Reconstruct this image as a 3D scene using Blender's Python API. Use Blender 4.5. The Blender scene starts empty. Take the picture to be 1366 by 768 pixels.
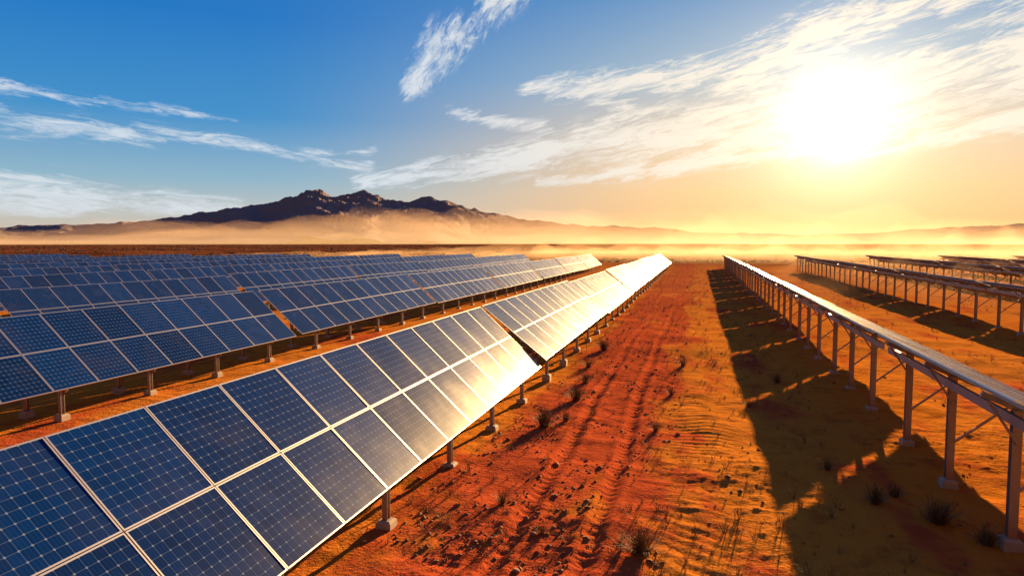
import bpy, math, random
import numpy as np
from mathutils import Vector, Matrix, noise
random.seed(7); np.random.seed(7)
sc=bpy.context.scene
sc.view_settings.view_transform='Standard'; sc.view_settings.look='None'; sc.view_settings.exposure=0
R=math.radians
SUN_AZ=10.0; SUN_EL=9.0
sund=Vector((math.sin(R(SUN_AZ))*math.cos(R(SUN_EL)),math.cos(R(SUN_AZ))*math.cos(R(SUN_EL)),math.sin(R(SUN_EL))))

# ---------------------------------------------------------------- node helper
class NT:
    def __init__(s,tree): s.t=tree; s.n=tree.nodes; s.l=tree.links
    def inp(s,sock,v):
        if v is None: return
        if isinstance(v,bpy.types.NodeSocket): s.l.new(v,sock)
        else: sock.default_value=v
    def m(s,op,a,b=None,c=None,clamp=False):
        n=s.n.new('ShaderNodeMath'); n.operation=op; n.use_clamp=clamp
        s.inp(n.inputs[0],a); s.inp(n.inputs[1],b); s.inp(n.inputs[2],c); return n.outputs[0]
    def v(s,op,a,b=None,scale=None):
        n=s.n.new('ShaderNodeVectorMath'); n.operation=op
        s.inp(n.inputs[0],a); s.inp(n.inputs[1],b)
        if scale is not None: s.inp(n.inputs['Scale'],scale)
        return n.outputs['Value'] if op in('DOT_PRODUCT','LENGTH','DISTANCE') else n.outputs[0]
    def xyz(s,x,y,z=0.0):
        n=s.n.new('ShaderNodeCombineXYZ'); s.inp(n.inputs[0],x); s.inp(n.inputs[1],y); s.inp(n.inputs[2],z); return n.outputs[0]
    def sep(s,v):
        n=s.n.new('ShaderNodeSeparateXYZ'); s.inp(n.inputs[0],v); return n.outputs
    def mix(s,f,a,b,mode='MIX'):
        n=s.n.new('ShaderNodeMix'); n.data_type='RGBA'; n.blend_type=mode
        s.inp(n.inputs[0],f)
        s.inp(n.inputs[6],(*a,1) if isinstance(a,tuple) and len(a)==3 else a)
        s.inp(n.inputs[7],(*b,1) if isinstance(b,tuple) and len(b)==3 else b); return n.outputs[2]
    def noise(s,vec,scale,detail=4,rough=.5,dist=0.0,color=False):
        n=s.n.new('ShaderNodeTexNoise'); s.inp(n.inputs['Vector'],vec)
        n.inputs['Scale'].default_value=scale; n.inputs['Detail'].default_value=detail
        n.inputs['Roughness'].default_value=rough; n.inputs['Distortion'].default_value=dist
        return n.outputs['Color' if color else 'Fac']
    def mr(s,v,a,b,c=0.0,d=1.0,smooth=True):
        n=s.n.new('ShaderNodeMapRange'); n.interpolation_type='SMOOTHSTEP' if smooth else 'LINEAR'
        s.inp(n.inputs[0],v); s.inp(n.inputs[1],a); s.inp(n.inputs[2],b); s.inp(n.inputs[3],c); s.inp(n.inputs[4],d); return n.outputs[0]
    def ramp(s,f,pts):
        n=s.n.new('ShaderNodeValToRGB'); e=n.color_ramp.elements
        while len(e)<len(pts): e.new(.5)
        for k,(p,c) in enumerate(pts): e[k].position=p; e[k].color=(*c,1)
        s.inp(n.inputs[0],f); return n.outputs[0]
    def bump(s,h,strength,dist,normal=None):
        n=s.n.new('ShaderNodeBump'); n.inputs['Strength'].default_value=strength; n.inputs['Distance'].default_value=dist
        s.inp(n.inputs['Height'],h)
        if normal is not None: s.l.new(normal,n.inputs['Normal'])
        return n.outputs[0]
def mat(name):
    m=bpy.data.materials.new(name); m.use_nodes=True; nt=NT(m.node_tree)
    return m,nt,m.node_tree.nodes['Principled BSDF']

# ---------------------------------------------------------------- world
w=bpy.data.worlds.new("World"); sc.world=w; w.use_nodes=True
W=NT(w.node_tree); bg=w.node_tree.nodes['Background']
tc=W.n.new('ShaderNodeTexCoord'); D=W.v('NORMALIZE',tc.outputs['Generated'])
dx,dy,dz=W.sep(D)
az=W.m('MULTIPLY',W.m('ARCTAN2',dx,dy),57.2958)
el=W.m('MULTIPLY',W.m('ARCSINE',dz),57.2958)
th=W.m('MULTIPLY',W.m('ARCCOSINE',W.m('MINIMUM',W.v('DOT_PRODUCT',D,tuple(sund)),0.99999)),57.2958)
def ex(k): return W.m('EXPONENT',W.m('MULTIPLY',th,-1.0/k))
ef=W.m('DIVIDE',el,40.0,clamp=True)
cool=W.ramp(ef,[(0,(.68,.52,.38)),(.05,(.56,.56,.52)),(.12,(.28,.48,.62)),(.24,(.05,.29,.62)),(.42,(.008,.19,.58)),(1,(.005,.085,.34))])
warm=W.ramp(ef,[(0,(.90,.47,.17)),(.10,(.92,.58,.28)),(.2,(.74,.60,.44)),(.33,(.31,.47,.60)),(.5,(.05,.27,.58)),(1,(.01,.12,.40))])
wf=W.mr(th,8.0,46.0,1.0,0.0)
base=W.mix(wf,cool,warm)
back_fill=W.ramp(ef,[(0,(.32,.17,.12)),(.4,(.19,.12,.12)),(1,(.08,.075,.14))])  # unseen sky behind the camera, invented warm tint added as shadow fill
base=W.mix(W.mr(dy,.25,-.35),base,back_fill)
sky=W.n.new('ShaderNodeTexSky'); sky.sky_type='NISHITA'; sky.sun_disc=False
sky.sun_elevation=R(SUN_EL); sky.sun_rotation=R(SUN_AZ); sky.dust_density=1.0
nish=W.v('SCALE',sky.outputs[0],scale=0.05)
base=W.mix(0.06,base,nish)
# cirrus
P=W.xyz(az,el)
def seg(a1,e1,a2,e2,w1,w2,s):
    A=(a1,e1,0);B=(a2-a1,e2-e1,0); bb=B[0]**2+B[1]**2
    pa=W.v('SUBTRACT',P,A)
    h=W.m('DIVIDE',W.v('DOT_PRODUCT',pa,B),bb,clamp=True)
    d=W.v('LENGTH',W.v('SUBTRACT',pa,W.v('SCALE',B,scale=h)))
    wd=W.m('MULTIPLY_ADD',h,w2-w1,w1); q=W.m('DIVIDE',d,wd)
    return W.m('MULTIPLY',W.m('EXPONENT',W.m('MULTIPLY',W.m('MULTIPLY',q,q),-1.0)),s)
def fbm(phi,sx,sy,off,warp):
    c,s_=math.cos(R(phi)),math.sin(R(phi))
    u=W.m('ADD',W.m('MULTIPLY',az,c*sx),W.m('MULTIPLY',el,s_*sx))
    v=W.m('ADD',W.m('MULTIPLY',az,-s_*sy),W.m('MULTIPLY',el,c*sy))
    q=W.xyz(u,v,off)
    wn=W.noise(q,.9,3,.55,0,True)
    q2=W.v('ADD',q,W.v('SCALE',W.v('SUBTRACT',wn,(.5,.5,.5)),scale=warp))
    return W.noise(q2,1.0,7,.70)
def cloud(segs,nz,amp,thr,soft):
    c=None
    for sgm in segs:
        k=seg(*sgm); c=k if c is None else W.m('MAXIMUM',c,k)
    d=W.m('ADD',c,W.m('MULTIPLY',W.m('SUBTRACT',nz,.5),amp))
    d=W.mr(d,thr,thr+soft)
    return W.m('MULTIPLY',d,W.mr(c,0.02,.5))
fan=cloud([(-28,4.9,-6,7.8,.7,2.0,1.0),(-6,8.0,26,12.6,2.4,4.6,1.1),(-14,12.4,4,12.8,.9,2.4,1.0),(3,13.5,26,20,1.8,3.2,.95),
           (-13,5.0,26,8.6,.5,1.5,1.05),(-20.5,10.6,-12,9.0,.5,.9,.8),(-18,7.0,-2,10.5,.8,1.7,.9)],fbm(12,.14,.78,3.1,2.6),4.8,.24,1.1)
left=cloud([(-56,8.4,-42,7.7,1.4,.8,.8),(-44,8.2,-27,6.3,.8,.7,.85),(-56,10.6,-37,9.2,.7,.4,.75),(-60,4.0,-37,2.4,2.4,.9,1.0),(-30,6.6,-26.5,7.6,.3,.4,.6)],fbm(-5,.17,.95,7.7,1.9),3.8,.27,1.1)
wisp=cloud([(-23.6,12.4,-20.7,15.6,1.0,1.9,1.0),(-20.7,15.6,-13.5,21.0,1.6,1.2,1.0)],fbm(50,.26,.65,1.9,2.4),4.1,.28,1.1)
cm=W.m('MAXIMUM',fan,W.m('MAXIMUM',left,wisp))
ccol=W.mix(W.mr(th,3.0,38.0,1.0,0.0),(.72,.78,.84),(1.0,.89,.72))
base=W.mix(W.m('MULTIPLY',cm,.88),base,ccol)
g=W.v('SCALE',(1.0,.86,.62),scale=W.m('MULTIPLY',ex(1.8),3.0))
g=W.v('ADD',g,W.v('SCALE',(1.0,.74,.44),scale=W.m('MULTIPLY',ex(5.5),.48)))
g=W.v('ADD',g,W.v('SCALE',(1.0,.53,.24),scale=W.m('MULTIPLY',ex(18),.12)))
fin=W.v('ADD',base,g)
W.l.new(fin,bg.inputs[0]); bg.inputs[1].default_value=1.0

# ---------------------------------------------------------------- sun
sl=bpy.data.lights.new('sun','SUN'); sl.energy=18; sl.angle=R(.35); sl.color=(1,.60,.23)
so=bpy.data.objects.new('sun',sl); sc.collection.objects.link(so)
so.rotation_euler=sund.to_track_quat('Z','Y').to_euler(); so.location=(30,60,40)

# ---------------------------------------------------------------- camera
cd=bpy.data.cameras.new('camera'); cam=bpy.data.objects.new('camera',cd); sc.collection.objects.link(cam)
cd.lens=24; cd.sensor_width=36; cd.clip_end=30000; cd.clip_start=.1
cam.location=(0,0,6); cam.rotation_euler=(R(90-3.85),0,R(15.2)); sc.camera=cam

# ---------------------------------------------------------------- mesh builder
class MB:
    def __init__(s): s.v=[];s.f=[];s.m=[];s.uv=[]
    def face(s,pts,mi=0,uv=None):
        b=len(s.v); s.v+= [tuple(p) for p in pts]; s.f.append(tuple(range(b,b+len(pts)))); s.m.append(mi)
        s.uv.append(uv if uv else [(0,0)]*len(pts))
    def box(s,x0,x1,y0,y1,z0,z1,mi=0,T=None):
        c=[Vector((x,y,z)) for z in(z0,z1) for y in(y0,y1) for x in(x0,x1)]
        if T: c=[T@p for p in c]
        for q in((0,2,3,1),(4,5,7,6),(0,1,5,4),(2,6,7,3),(0,4,6,2),(1,3,7,5)): s.face([c[i] for i in q],mi)
    def beam(s,a,b,wd,hh,mi=0):
        a=Vector(a);b=Vector(b);d=b-a;L=d.length
        T=Matrix.Translation(a)@d.to_track_quat('Z','Y').to_matrix().to_4x4()
        s.box(-wd/2,wd/2,-hh/2,hh/2,0,L,mi,T)
    def mesh(s,name,mats):
        me=bpy.data.meshes.new(name); me.from_pydata(s.v,[],s.f)
        for m_ in mats: me.materials.append(m_)
        me.polygons.foreach_set('material_index',s.m)
        ul=me.uv_layers.new(name='UVMap'); flat=[c for f in s.uv for p in f for c in p]; ul.data.foreach_set('uv',flat)
        me.update(); return me
def obj(name,me,parent=None,loc=(0,0,0),rot=(0,0,0)):
    o=bpy.data.objects.new(name,me); sc.collection.objects.link(o); o.location=loc; o.rotation_euler=rot
    if parent: o.parent=parent
    return o

# ---------------------------------------------------------------- materials
pv,N,B=mat('photovoltaic_glass')
uvn=N.n.new('ShaderNodeUVMap'); u,v,_=N.sep(uvn.outputs[0])
oi=N.n.new('ShaderNodeObjectInfo')
mid=N.xyz(N.m('FLOOR',u),N.m('FLOOR',v),N.m('MULTIPLY',oi.outputs['Random'],57.0))
wn=N.n.new('ShaderNodeTexWhiteNoise'); N.l.new(mid,wn.inputs['Vector']); rnd=wn.outputs['Value']
cu=N.m('MULTIPLY',N.m('FRACT',u),10.0); cv=N.m('MULTIPLY',N.m('FRACT',v),10.0)
def edge(c): f=N.m('FRACT',c); return N.m('MINIMUM',f,N.m('SUBTRACT',1.0,f))
eu,ev=edge(cu),edge(cv)
line=N.m('MAXIMUM',N.mr(eu,.012,.028,1.,0.),N.mr(ev,.012,.028,1.,0.))
dia=N.mr(N.m('ADD',eu,ev),.10,.14,1.,0.)
grid=N.m('MAXIMUM',N.m('MULTIPLY',line,.40),dia)
bus=N.mr(edge(N.m('MULTIPLY',cu,3.0)),.03,.06,.08,0.)
grid=N.m('MAXIMUM',grid,bus)
cell=N.n.new('ShaderNodeTexWhiteNoise'); N.l.new(N.v('ADD',mid,N.xyz(N.m('MULTIPLY',N.m('FLOOR',cu),.137),N.m('MULTIPLY',N.m('FLOOR',cv),.173),0.)),cell.inputs['Vector'])
tone=N.m('ADD',N.m('MULTIPLY',rnd,.6),N.m('MULTIPLY',cell.outputs['Value'],.3))
bc=N.mix(tone,(.0002,.014,.085),(.0008,.040,.22))
geo=N.n.new('ShaderNodeNewGeometry'); pos=geo.outputs['Position']
dust=N.mr(N.noise(pos,.9,4,.6),.42,.8)
bc=N.mix(N.m('MULTIPLY',dust,.025),bc,(.40,.25,.14))
bc=N.mix(N.m('MULTIPLY',grid,.65),bc,(.28,.38,.52))
N.l.new(bc,B.inputs['Base Color'])
N.l.new(N.m('ADD',N.m('MULTIPLY',dust,.05),N.m('MULTIPLY_ADD',rnd,.03,.245)),B.inputs['Roughness'])
B.inputs['IOR'].default_value=1.5; B.inputs['Specular IOR Level'].default_value=.08
B.inputs['Coat Weight'].default_value=.17; B.inputs['Coat IOR'].default_value=1.42
N.l.new(N.m('ADD',N.m('MULTIPLY',dust,.04),N.m('MULTIPLY_ADD',rnd,.03,.085)),B.inputs['Coat Roughness'])
bn=N.bump(N.noise(pos,1.2,2,.5),.12,.02)
N.l.new(bn,B.inputs['Normal']); N.l.new(bn,B.inputs['Coat Normal'])

al,N,B=mat('aluminium_frame'); B.inputs['Base Color'].default_value=(.55,.55,.56,1); B.inputs['Metallic'].default_value=.8; B.inputs['Roughness'].default_value=.42
bk,N,B=mat('module_backsheet'); B.inputs['Base Color'].default_value=(.16,.12,.10,1); B.inputs['Roughness'].default_value=.6
gv,N,B=mat('galvanised_steel')
geo=N.n.new('ShaderNodeNewGeometry'); nz=N.noise(geo.outputs['Position'],9,4,.6)
zz=N.sep(geo.outputs['Position'])[2]
c=N.mix(nz,(.26,.26,.27),(.46,.45,.44)); c=N.mix(N.mr(zz,.1,.8,.6,0.),c,(.40,.17,.07))
N.l.new(c,B.inputs['Base Color']); B.inputs['Metallic'].default_value=.35; B.inputs['Roughness'].default_value=.5
cc,N,B=mat('concrete_footing'); geo=N.n.new('ShaderNodeNewGeometry')
N.l.new(N.mix(N.noise(geo.outputs['Position'],6,5,.65),(.38,.28,.21),(.54,.47,.40)),B.inputs['Base Color']); B.inputs['Roughness'].default_value=.9

# ---------------------------------------------------------------- terrain height
def ground_h(x,y):
    d=math.hypot(x,y)
    h=0.0
    if d<500:
        f=max(0,1-d/500)
        h+=.16*noise.noise(Vector((x*.13,y*.09,1.7)))
        h+=.075*noise.noise(Vector((x*.6,y*.45,4.2)))*f
    if d<90:
        f=max(0,1-d/90)
        n2=noise.noise(Vector((x*1.9,y*1.5,9.1))); h+=.035*n2*f
        rough=max(0,min(1,noise.noise(Vector((x*.25,y*.2,21.)))*2+.5))
        h+=.036*f*rough*abs(noise.noise(Vector((x*4.7,y*4.3,2.))))*2
        if d<40:
            rm=max(0,min(1,1-abs(x-.1)/1.6))*max(0,min(1,(30-d)/10))*max(0,1-rough*.8)
            ph=y*16+2.2*noise.noise(Vector((x*.9,y*.6,5.)))*3+x*3.5
            h+=.018*rm*math.sin(ph)
        wob=.12*math.sin(y*.13)+.05*math.sin(y*.41)
        for cx in(-2.05,-3.65):
            q=(x-cx-wob)/.17
            if abs(q)<3:
                h+=f*(-.09*math.exp(-q*q)+.05*math.exp(-(abs(q)-1.7)**2*3)+ (.012*math.sin(y*20) if abs(q)<1 else 0))
    return h
def graded(lo,a,b,hi,step,gr):
    mid=list(np.arange(a,b,step)); r=[];s=step;x=b
    while x<hi: r.append(x); s*=gr; x+=s
    r.append(hi); l=[];s=step;x=a-step
    while x>lo: l.append(x); s*=gr; x-=s
    l.append(lo); return l[::-1]+mid+r
xs=graded(-9000,-7,7.5,9000,.085,1.045); ys=graded(-400,11,30,12000,.085,1.02)
ys=[y for i,y in enumerate(ys) if y>8 or i%6==0]
nx,ny=len(xs),len(ys)
V=np.empty((nx*ny,3),dtype=np.float32); k=0
for y in ys:
    for x in xs: V[k]=(x,y,ground_h(x,y)); k+=1
i=np.arange(nx-1)[None,:]; j=np.arange(ny-1)[:,None]; a=(j*nx+i).ravel()
F=np.stack([a,a+1,a+nx+1,a+nx],1)
me=bpy.data.meshes.new('ground'); me.vertices.add(len(V)); me.vertices.foreach_set('co',V.ravel())
me.loops.add(F.size); me.loops.foreach_set('vertex_index',F.ravel().astype(np.int32))
me.polygons.add(len(F)); me.polygons.foreach_set('loop_start',np.arange(0,F.size,4,dtype=np.int32))
me.update(); me.validate(); me.polygons.foreach_set('use_smooth',np.ones(len(F),dtype=bool))
gm,N,B=mat('desert_sand'); me.materials.append(gm); obj('ground',me)
geo=N.n.new('ShaderNodeNewGeometry'); pos=geo.outputs['Position']; gx,gy,gz=N.sep(pos)
flat=N.xyz(gx,gy,0.)
n1=N.noise(flat,.22,4,.6); n2=N.noise(flat,1.6,5,.65); n3=N.noise(flat,11,3,.7); nb=N.noise(flat,.02,4,.55)
stp=N.xyz(gx,N.m('MULTIPLY',gy,.18),0.); ns=N.noise(stp,.5,4,.6)
lane=N.mr(N.m('ABSOLUTE',N.m('ADD',gx,3.1)),1.2,3.6,1.,0.)
red=N.m('ADD',N.m('MULTIPLY',lane,.62),N.m('MULTIPLY',N.m('SUBTRACT',ns,.5),2.0))
red=N.m('ADD',red,N.m('MULTIPLY',N.m('SUBTRACT',n2,.5),.9))
red=N.mr(N.m('ADD',red,N.m('MULTIPLY',N.m('SUBTRACT',n1,.5),1.6)),-.05,.48)
yel=N.mix(n2,(.55,.170,.020),(.77,.29,.042)); rd=N.mix(n2,(.37,.056,.021),(.62,.130,.042))
col=N.mix(red,yel,rd)
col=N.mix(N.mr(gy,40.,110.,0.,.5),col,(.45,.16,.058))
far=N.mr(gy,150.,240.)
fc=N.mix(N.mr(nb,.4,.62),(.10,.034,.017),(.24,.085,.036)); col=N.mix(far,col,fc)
peb=N.mr(n3,.58,.70,0.,.45); col=N.mix(peb,col,(.20,.06,.022))
patch=N.mr(N.noise(flat,.9,4,.7),.52,.68,0.,.5); col=N.mix(patch,col,(.25,.06,.02))
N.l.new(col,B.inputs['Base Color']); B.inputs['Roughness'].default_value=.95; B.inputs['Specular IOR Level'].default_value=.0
bh=N.m('ADD',N.m('MULTIPLY',n3,.40),N.m('MULTIPLY',n2,1.0))
N.l.new(N.bump(bh,.65,.10),B.inputs['Normal'])

# ---------------------------------------------------------------- mountains
prof=[(-110,.9),(-75,.8),(-60,1.0),(-52,1.2),(-46.9,1.45),(-43.2,1.8),(-40,2.2),(-38,2.6),(-35.6,3.35),(-33.6,3.85),(-31.8,4.45),(-30.2,4.3),(-28.4,4.4),(-26.4,4.2),(-23.9,3.7),(-21.8,3.95),(-20.2,3.55),(-17.9,2.8),(-16,2.5),(-14.1,2.1),(-9.1,1.6),(-4.8,1.35),(-.6,1.05),(4,.8),(8.4,.7),(12.4,.9),(16.7,1.15),(21.7,1.4),(30,1.2),(50,.9),(90,.8)]
fa_=np.linspace(-100,85,1850); fe_=np.interp(fa_,[p[0] for p in prof],[p[1] for p in prof])
ker=np.exp(-(np.arange(-25,26)/5.5)**2); ker/=ker.sum(); fe_=np.convolve(fe_,ker,'same')
azs=np.linspace(-88,70,1500); nr=75; rs=np.linspace(2400,5200,nr)
V=[];rc=3700
for r in rs:
    for a_ in azs:
        x=r*math.sin(R(a_)); y=r*math.cos(R(a_))
        aw=a_+(3.2*noise.fractal(Vector((x*.0013,y*.0013,2.)),1,2,3))*min(1,abs(r-rc)/350)
        e=float(np.interp(aw,fa_,fe_)); H=math.tan(R(e))*rc
        wd=480+H*3.4; t=abs(r-rc-120*noise.noise(Vector((a_*.3,0,5))))/wd
        sh=max(0,1-t)**1.2
        rg=noise.ridged_multi_fractal(Vector((x*.0045,y*.0045,.5)),.95,2.1,6,1.0,2.0)
        fb=noise.fractal(Vector((x*.012,y*.012,3.)),.9,2.0,4)
        h=H*sh*(.90+.12*(rg-.7)*(1.8-sh))+H*.05*fb*min(1,sh*3)
        low=18*max(0,noise.fractal(Vector((x*.002,y*.002,8.)),1,2,4))*min(1,(r-2400)/500)
        V.append((x,y,max(h+low*sh,-3)-2))
na=len(azs); i=np.arange(na-1)[None,:]; j=np.arange(nr-1)[:,None]; a=(j*na+i).ravel()
me=bpy.data.meshes.new('mountain_range'); me.from_pydata(V,[],np.stack([a,a+1,a+na+1,a+na],1).tolist())
mm,N,B=mat('mountain_rock'); me.materials.append(mm); mo=obj('mountain_range',me)
geo=N.n.new('ShaderNodeNewGeometry'); nz=N.noise(geo.outputs['Position'],.012,5,.6)
N.l.new(N.mix(nz,(.22,.18,.18),(.32,.25,.23)),B.inputs['Base Color']); B.inputs['Roughness'].default_value=1; B.inputs['Specular IOR Level'].default_value=0
N.l.new(N.bump(nz,.4,15),B.inputs['Normal'])

# ---------------------------------------------------------------- solar tables
PITCH=1.75; LOWX=-5.9; HIGHB=5.34; GAP=.5
def geom(tilt,sw,zlow):
    t=R(tilt); return dict(t=t,sw=sw,zc=zlow+sw*math.sin(t)/2,hx=sw*math.cos(t)/2)
GA=geom(41,3.49,1.06); GB=geom(22,3.7,3.25-3.7*math.sin(R(22)))
def panel_mesh(nm,G):
    b=MB(); L=nm*PITCH; T=Matrix.Rotation(G['t'],4,'Y'); SW=G['sw']
    for r_ in range(2):
        s0=-SW/2+r_*(SW/2)+.008; s1=s0+SW/2-.016
        for c_ in range(nm):
            y0=-L/2+c_*PITCH+.01; y1=y0+PITCH-.02
            dz=random.uniform(-.003,.003); fw=.024
            b.box(s0,s1,y0,y0+fw,-.04+dz,dz,1,T); b.box(s0,s1,y1-fw,y1,-.04+dz,dz,1,T)
            b.box(s0,s0+fw,y0+fw+.001,y1-fw-.001,-.04+dz,dz,1,T); b.box(s1-fw,s1,y0+fw+.001,y1-fw-.001,-.04+dz,dz,1,T)
            g=[(s0+fw,y0+fw),(s1-fw,y0+fw),(s1-fw,y1-fw),(s0+fw,y1-fw)]
            e=.004; uv=[(c_+e,r_+e),(c_+e,r_+1-e),(c_+1-e,r_+1-e),(c_+1-e,r_+e)]
            k1,k2=random.gauss(0,.004),random.gauss(0,.004)
            b.face([T@Vector((p[0],p[1],dz-.006+(k1 if p[0]>s0+.5 else -k1)*.6+(k2 if p[1]>y0+.5 else -k2)*.6)) for p in g],0,uv)
            b.face([T@Vector((p[0],p[1],dz-.022)) for p in g[::-1]],2)
            xm=(s0+s1)/2; b.box(xm-.5,xm-.38,(y0+y1)/2-.06,(y0+y1)/2+.06,-.045+dz,-.024+dz,2,T)
    for q in(-.40,-.13,.13,.40):
        s=q*SW; b.box(s-.03,s+.03,-L/2-.04,L/2+.04,-.125,-.045,3,T)
    return b.mesh('panel_table',[pv,al,bk,gv])
def support_mesh(nm,G,right=False):
    b=MB(); L=nm*PITCH; n=max(2,round(L/3.77)); sp=L/n; HX=G['hx']; tt=math.tan(G['t'])
    sl=lambda x: G['zc']-x*tt
    for k in range(n):
        y=-L/2+sp*(k+.5)
        for x in ((-HX+.75,) if right else (-HX+.75,HX-.35)):
            top=sl(x)-.24; pw=.085 if right else .06
            b.box(x-pw,x+pw,y-.075,y-.063,-.3,top,0); b.box(x-pw,x+pw,y+.063,y+.075,-.3,top,0); b.box(x-.006,x+.006,y-.062,y+.062,-.3,top,0)
            b.box(x-.10,x+.10,y-.09,y+.09,top+.002,top+.02,0)
            q=[(.17,-.3),(.17,.12),(.12,.17)]
            for (w0,z0),(w1,z1) in zip(q,q[1:]):
                c0=[(x-w0,y-w0,z0),(x+w0,y-w0,z0),(x+w0,y+w0,z0),(x-w0,y+w0,z0)]; c1=[(x-w1,y-w1,z1),(x+w1,y-w1,z1),(x+w1,y+w1,z1),(x-w1,y+w1,z1)]
                for e in range(4): b.face([c0[e],c0[(e+1)%4],c1[(e+1)%4],c1[e]],1)
            b.face(c1,1)
        xa,xb=-HX+.12,HX-.10
        b.beam((xa,y,sl(xa)-.19),(xb,y,sl(xb)-.19),.07,.12,0)
        b.beam((-HX+.75,y+.12,.95),(.45,y+.12,sl(.45)-.24),.05,.05,0)
        zt=sl(-HX+.75)-.9
        b.beam((-HX+.75,y-.12,zt),(-HX+.2,y-.12,sl(-HX+.2)-.26),.045,.045,0)
    if right:
        x=-HX+.62; b.box(x-.04,x+.04,-L/2+.02,L/2-.02,sl(-HX+.75)-.48,sl(-HX+.75)-.28,0)
    return b.mesh('support_frame',[gv,cc])
PA=panel_mesh(11,GA); SA=support_mesh(11,GA); PA2=panel_mesh(22,GA); SA2=support_mesh(22,GA)
PB=panel_mesh(6,GB); SB=support_mesh(6,GB,True)
ROWA=LOWX-GA['hx']; RP=14.3; ROWB=HIGHB+GB['hx']
ca,sa=math.cos(R(15.2)),math.sin(R(15.2))
def row(X,pm,sm,G,nm,gap0,ymin,ymax,first_long=False,GAP=GAP):
    e=bpy.data.objects.new('solar_panel_row',None); sc.collection.objects.link(e); e.location=(X,0,0)
    L=nm*PITCH; per=L+GAP; k0=math.floor((ymin-gap0)/per); n=0
    if first_long:
        L2=22*PITCH; yc=gap0-GAP/2-L2/2
        obj('panel_table_0',PA2,e,(0,yc,G['zc']),(0,R(1.6),0)); obj('support_frame_0',SA2,e,(0,yc,0)); k0=0
    while True:
        yc=gap0+per*(k0+n)+GAP/2+L/2
        if yc+L/2>ymax: break
        n+=1
        z=random.uniform(-.07,.07); rx=random.gauss(0,.18); ry=random.gauss(0,1.0)
        if first_long: rx=0; ry=[-3,-4.5,-3,-4.5,-3,-4,-3,-3][n-1]; z=[.10,-.02,.05,0,.05,0,0,0][n-1]
        if nm==6: z*=.4; ry*=.5
        obj('panel_table_%d'%n,pm,e,(0,yc,G['zc']+z),(R(rx),R(ry),0))
        obj('support_frame_%d'%n,sm,e,(0,yc,z))
row(ROWA,PA,SA,GA,11,26.6,-6,165,True)
row(ROWB,PB,SB,GB,6,13.2,-3,176,GAP=.7)
for k in range(1,12):
    X=ROWA-RP*k; ye=(160+X*sa)/ca
    ymin=max(-5,-X*math.tan(R(31))-22)
    row(X,PA,SA,GA,11,[31.6,28,34.5,25,31,22,29,36,24,33,27][k-1],ymin,ye+random.uniform(-8,8))
for k in range(1,6):
    row(ROWB+RP*k,PB,SB,GB,6,21.2+k*2.3,10 if k<2 else 25,168+random.uniform(-3,3),GAP=.6)

# ---------------------------------------------------------------- plants and stones
dry,N,B=mat('dry_scrub'); oi=N.n.new('ShaderNodeNewGeometry')
N.l.new(N.mix(N.noise(oi.outputs['Position'],3,3),(.09,.055,.025),(.26,.16,.07)),B.inputs['Base Color']); B.inputs['Roughness'].default_value=.9
def tuft(b,x,y,z,s,n,mi=0):
    for _ in range(n):
        a_=random.uniform(0,6.283); lean=random.uniform(.15,1.15); L=s*random.uniform(.5,1.1)
        d=Vector((math.cos(a_)*math.sin(lean),math.sin(a_)*math.sin(lean),math.cos(lean)))
        side=Vector((-math.sin(a_),math.cos(a_),0))*max(.004,s*.016)
        o=Vector((x+random.gauss(0,s*.10),y+random.gauss(0,s*.10),z-.01)); m1=o+d*L*.55; tip=o+d*L+Vector((0,0,-L*.15*lean))+Vector((random.gauss(0,s*.06),random.gauss(0,s*.06),0))
        b.face([o-side,o+side,m1+side*.8,m1-side*.8],mi); b.face([m1-side*.8,m1+side*.8,tip],mi)
        if s>.25:
            for q in range(3):
                t=random.uniform(.3,.9); p=o+d*L*t; d2=(d+Vector((random.gauss(0,.6),random.gauss(0,.6),random.gauss(.1,.4)))).normalized()
                b.face([p-side*.6,p+side*.6,p+d2*L*.35],mi)
def bush(x,y,s,n):
    b=MB(); tuft(b,0,0,0,s,n); obj('dry_shrub',b.mesh('dry_shrub',[dry]),None,(x,y,ground_h(x,y)))
for x,y,s,n in[(-.96,13.1,.58,160),(4.06,17,.48,120),(5.1,16.2,.6,170),(4.6,17.6,.38,90),(5.7,15.4,.5,110),(3.4,19.2,.35,80),(-4.7,21.3,.68,160),(-4.2,22.3,.4,90),(-4.4,25.6,.65,150),(-4.9,37.4,.75,120),(-4.6,29,.55,110),(-4.2,14.6,.36,80),(-3.0,13.4,.28,60),(-5.0,32.5,.5,90),(-1.2,22,.4,80),(-.6,34,.55,80),(-.9,27.5,.4,70),(1.9,26,.4,70),(3.4,31,.5,80),(-14.2,21.5,.4,70)]:
    bush(x,y,s,n)
b=MB()
for _ in range(2300):
    y=12+random.random()**1.5*150; lane_=random.choice([-17,-13.5,-4.9,-5.3,-4.6,-1,0,1.5,3.5,11,14,18,26,32])
    x=lane_+random.gauss(0,1.2); tuft(b,x,y,ground_h(x,y),random.uniform(.08,.38),12)
obj('desert_grass_tufts',b.mesh('desert_grass_tufts',[dry]))
st,N,B=mat('desert_stone'); oi=N.n.new('ShaderNodeNewGeometry')
N.l.new(N.mix(N.noise(oi.outputs['Position'],5,3),(.16,.05,.025),(.40,.14,.05)),B.inputs['Base Color']); B.inputs['Roughness'].default_value=.95
ico=[(0,0,1)]+[(math.cos(a_)*.9,math.sin(a_)*.9,.35) for a_ in np.arange(0,6.28,1.2566)]+[(math.cos(a_+.6),math.sin(a_+.6),-.4) for a_ in np.arange(0,6.28,1.2566)]
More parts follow.
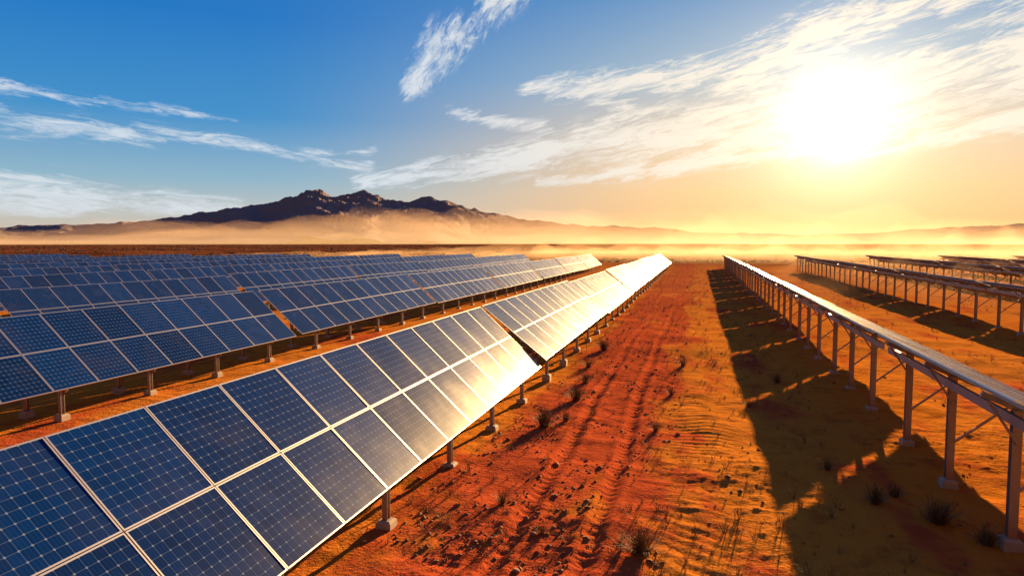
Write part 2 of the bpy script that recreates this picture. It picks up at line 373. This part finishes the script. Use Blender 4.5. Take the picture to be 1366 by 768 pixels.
icf=[(0,1+k,1+(k+1)%5) for k in range(5)]+[(1+k,6+k,1+(k+1)%5) for k in range(5)]+[(6+k,6+(k+1)%5,1+(k+1)%5) for k in range(5)]
def blob(vs,fs,x,y,z,sx,sy,sz,j):
    b0=len(vs); r=random.uniform(0,6.28); c_,s_=math.cos(r),math.sin(r)
    for p in ico:
        k=1+random.uniform(-j,j); px,py,pz=p[0]*sx*k,p[1]*sy*k,p[2]*sz*k
        vs.append((x+px*c_-py*s_,y+px*s_+py*c_,z+pz))
    fs+= [tuple(b0+q for q in f) for f in icf]
vs,fs=[],[]
for _ in range(9000):
    y=10+random.random()**1.8*60; x=random.uniform(-6,-.5) if random.random()<.6 else random.uniform(-19,9)
    if noise.noise(Vector((x*.5,y*.4,3)))<-.05: continue
    s=min(.11,.010+random.expovariate(1/.015)); blob(vs,fs,x,y,ground_h(x,y)+s*.15,s,s*.8,s*.55,.3)
me=bpy.data.meshes.new('scattered_stones'); me.from_pydata(vs,[],fs); me.materials.append(st); obj('scattered_stones',me)
far_,N,B=mat('distant_scrub'); oi=N.n.new('ShaderNodeNewGeometry')
N.l.new(N.mix(N.noise(oi.outputs['Position'],.3,3),(.06,.028,.014),(.13,.06,.028)),B.inputs['Base Color']); B.inputs['Roughness'].default_value=1
vs,fs=[],[]
for _ in range(8000):
    dep=200+random.random()**1.4*1200; rt=random.uniform(-.82,.82)*dep
    x=rt*ca-dep*sa; y=rt*sa+dep*ca
    if noise.noise(Vector((x*.012,y*.012,3)))<-.1 and random.random()<.8: continue
    s=random.uniform(.2,.7)*(1 if dep<500 else 1.6)
    for q in range(2): blob(vs,fs,x+random.gauss(0,s*.5),y+random.gauss(0,s*.5),.1,s,s,s*.6,.4)
me=bpy.data.meshes.new('distant_scrub'); me.from_pydata(vs,[],fs); me.materials.append(far_); obj('distant_scrub',me)

# ---------------------------------------------------------------- airborne dust (real volumes)
def vol(name,dens,g,col):
    m=bpy.data.materials.new(name); m.use_nodes=True; t=m.node_tree; t.nodes.remove(t.nodes['Principled BSDF'])
    s=t.nodes.new('ShaderNodeVolumeScatter'); s.inputs['Density'].default_value=dens; s.inputs['Anisotropy'].default_value=g; s.inputs['Color'].default_value=(*col,1)
    t.links.new(s.outputs[0],t.nodes['Material Output'].inputs['Volume']); return m
def dust_layer(name,hp,frac,r0,r1,m,seed,fa,fr,amp,zb):
    A=[q[0] for q in hp]; Hh=[q[1] for q in hp]; na_=260; nr_=15
    az_=np.linspace(A[0],A[-1],na_); top=[];bot=[]
    for i_ in range(nr_):
        t=i_/(nr_-1); r=r0+(r1-r0)*t
        for a_ in az_:
            H=float(np.interp(a_,A,Hh))*frac*math.sin(math.pi*min(max(t,.0),1))**.6
            n_=noise.fractal(Vector((a_*fa,r*fr,seed)),1,2,4)
            H*=max(.1,1+amp*n_)
            x,y=r*math.sin(R(a_)),r*math.cos(R(a_)); top.append((x,y,zb+.01*frac+max(H,.02))); bot.append((x,y,zb))
    n0=len(top); fs=[]
    for i_ in range(nr_-1):
        for j_ in range(na_-1):
            q=i_*na_+j_; fs.append((q,q+1,q+na_+1,q+na_)); fs.append((n0+q,n0+q+na_,n0+q+na_+1,n0+q+1))
    per=[j_ for j_ in range(na_)]+[i_*na_+na_-1 for i_ in range(1,nr_)]+[(nr_-1)*na_+j_ for j_ in range(na_-2,-1,-1)]+[i_*na_ for i_ in range(nr_-2,0,-1)]
    for k_ in range(len(per)):
        p,q=per[k_],per[(k_+1)%len(per)]; fs.append((q,p,n0+p,n0+q))
    me=bpy.data.meshes.new(name); me.from_pydata(top+bot,[],fs); me.materials.append(m); obj(name,me)
hpF=[(-80,3),(-60,30),(-48,46),(-40,62),(-31,80),(-24,98),(-14,102),(-6,98),(4,88),(14,80),(30,62),(60,5)]
far_v=vol('dust_far',.00021,.2,(.98,.68,.44))
for k,fr_ in enumerate((.3,.55,.8,1.1)):
    dust_layer('dust_haze',hpF,fr_,1500,3000,far_v,k*4.3,.13,.0012,.8,-1-k*.3)
hpN=[(-45,.5),(-20,3),(-6,6),(2,10),(9,11),(16,9),(24,11),(34,6),(50,.5)]
near_v=vol('dust_near',.0026,.25,(.98,.66,.40))
for k,fr_ in enumerate((.3,.6,1.0)):
    dust_layer('dust_cloud',hpN,fr_,185,430,near_v,20+k*4.3,.4,.012,1.1,-.6-k*.1)
dust_layer('dust_cloud',[(4,.2),(10,3),(18,4.2),(34,4.0),(46,.2)],1.0,75,200,near_v,61,.3,.03,.9,-.5)
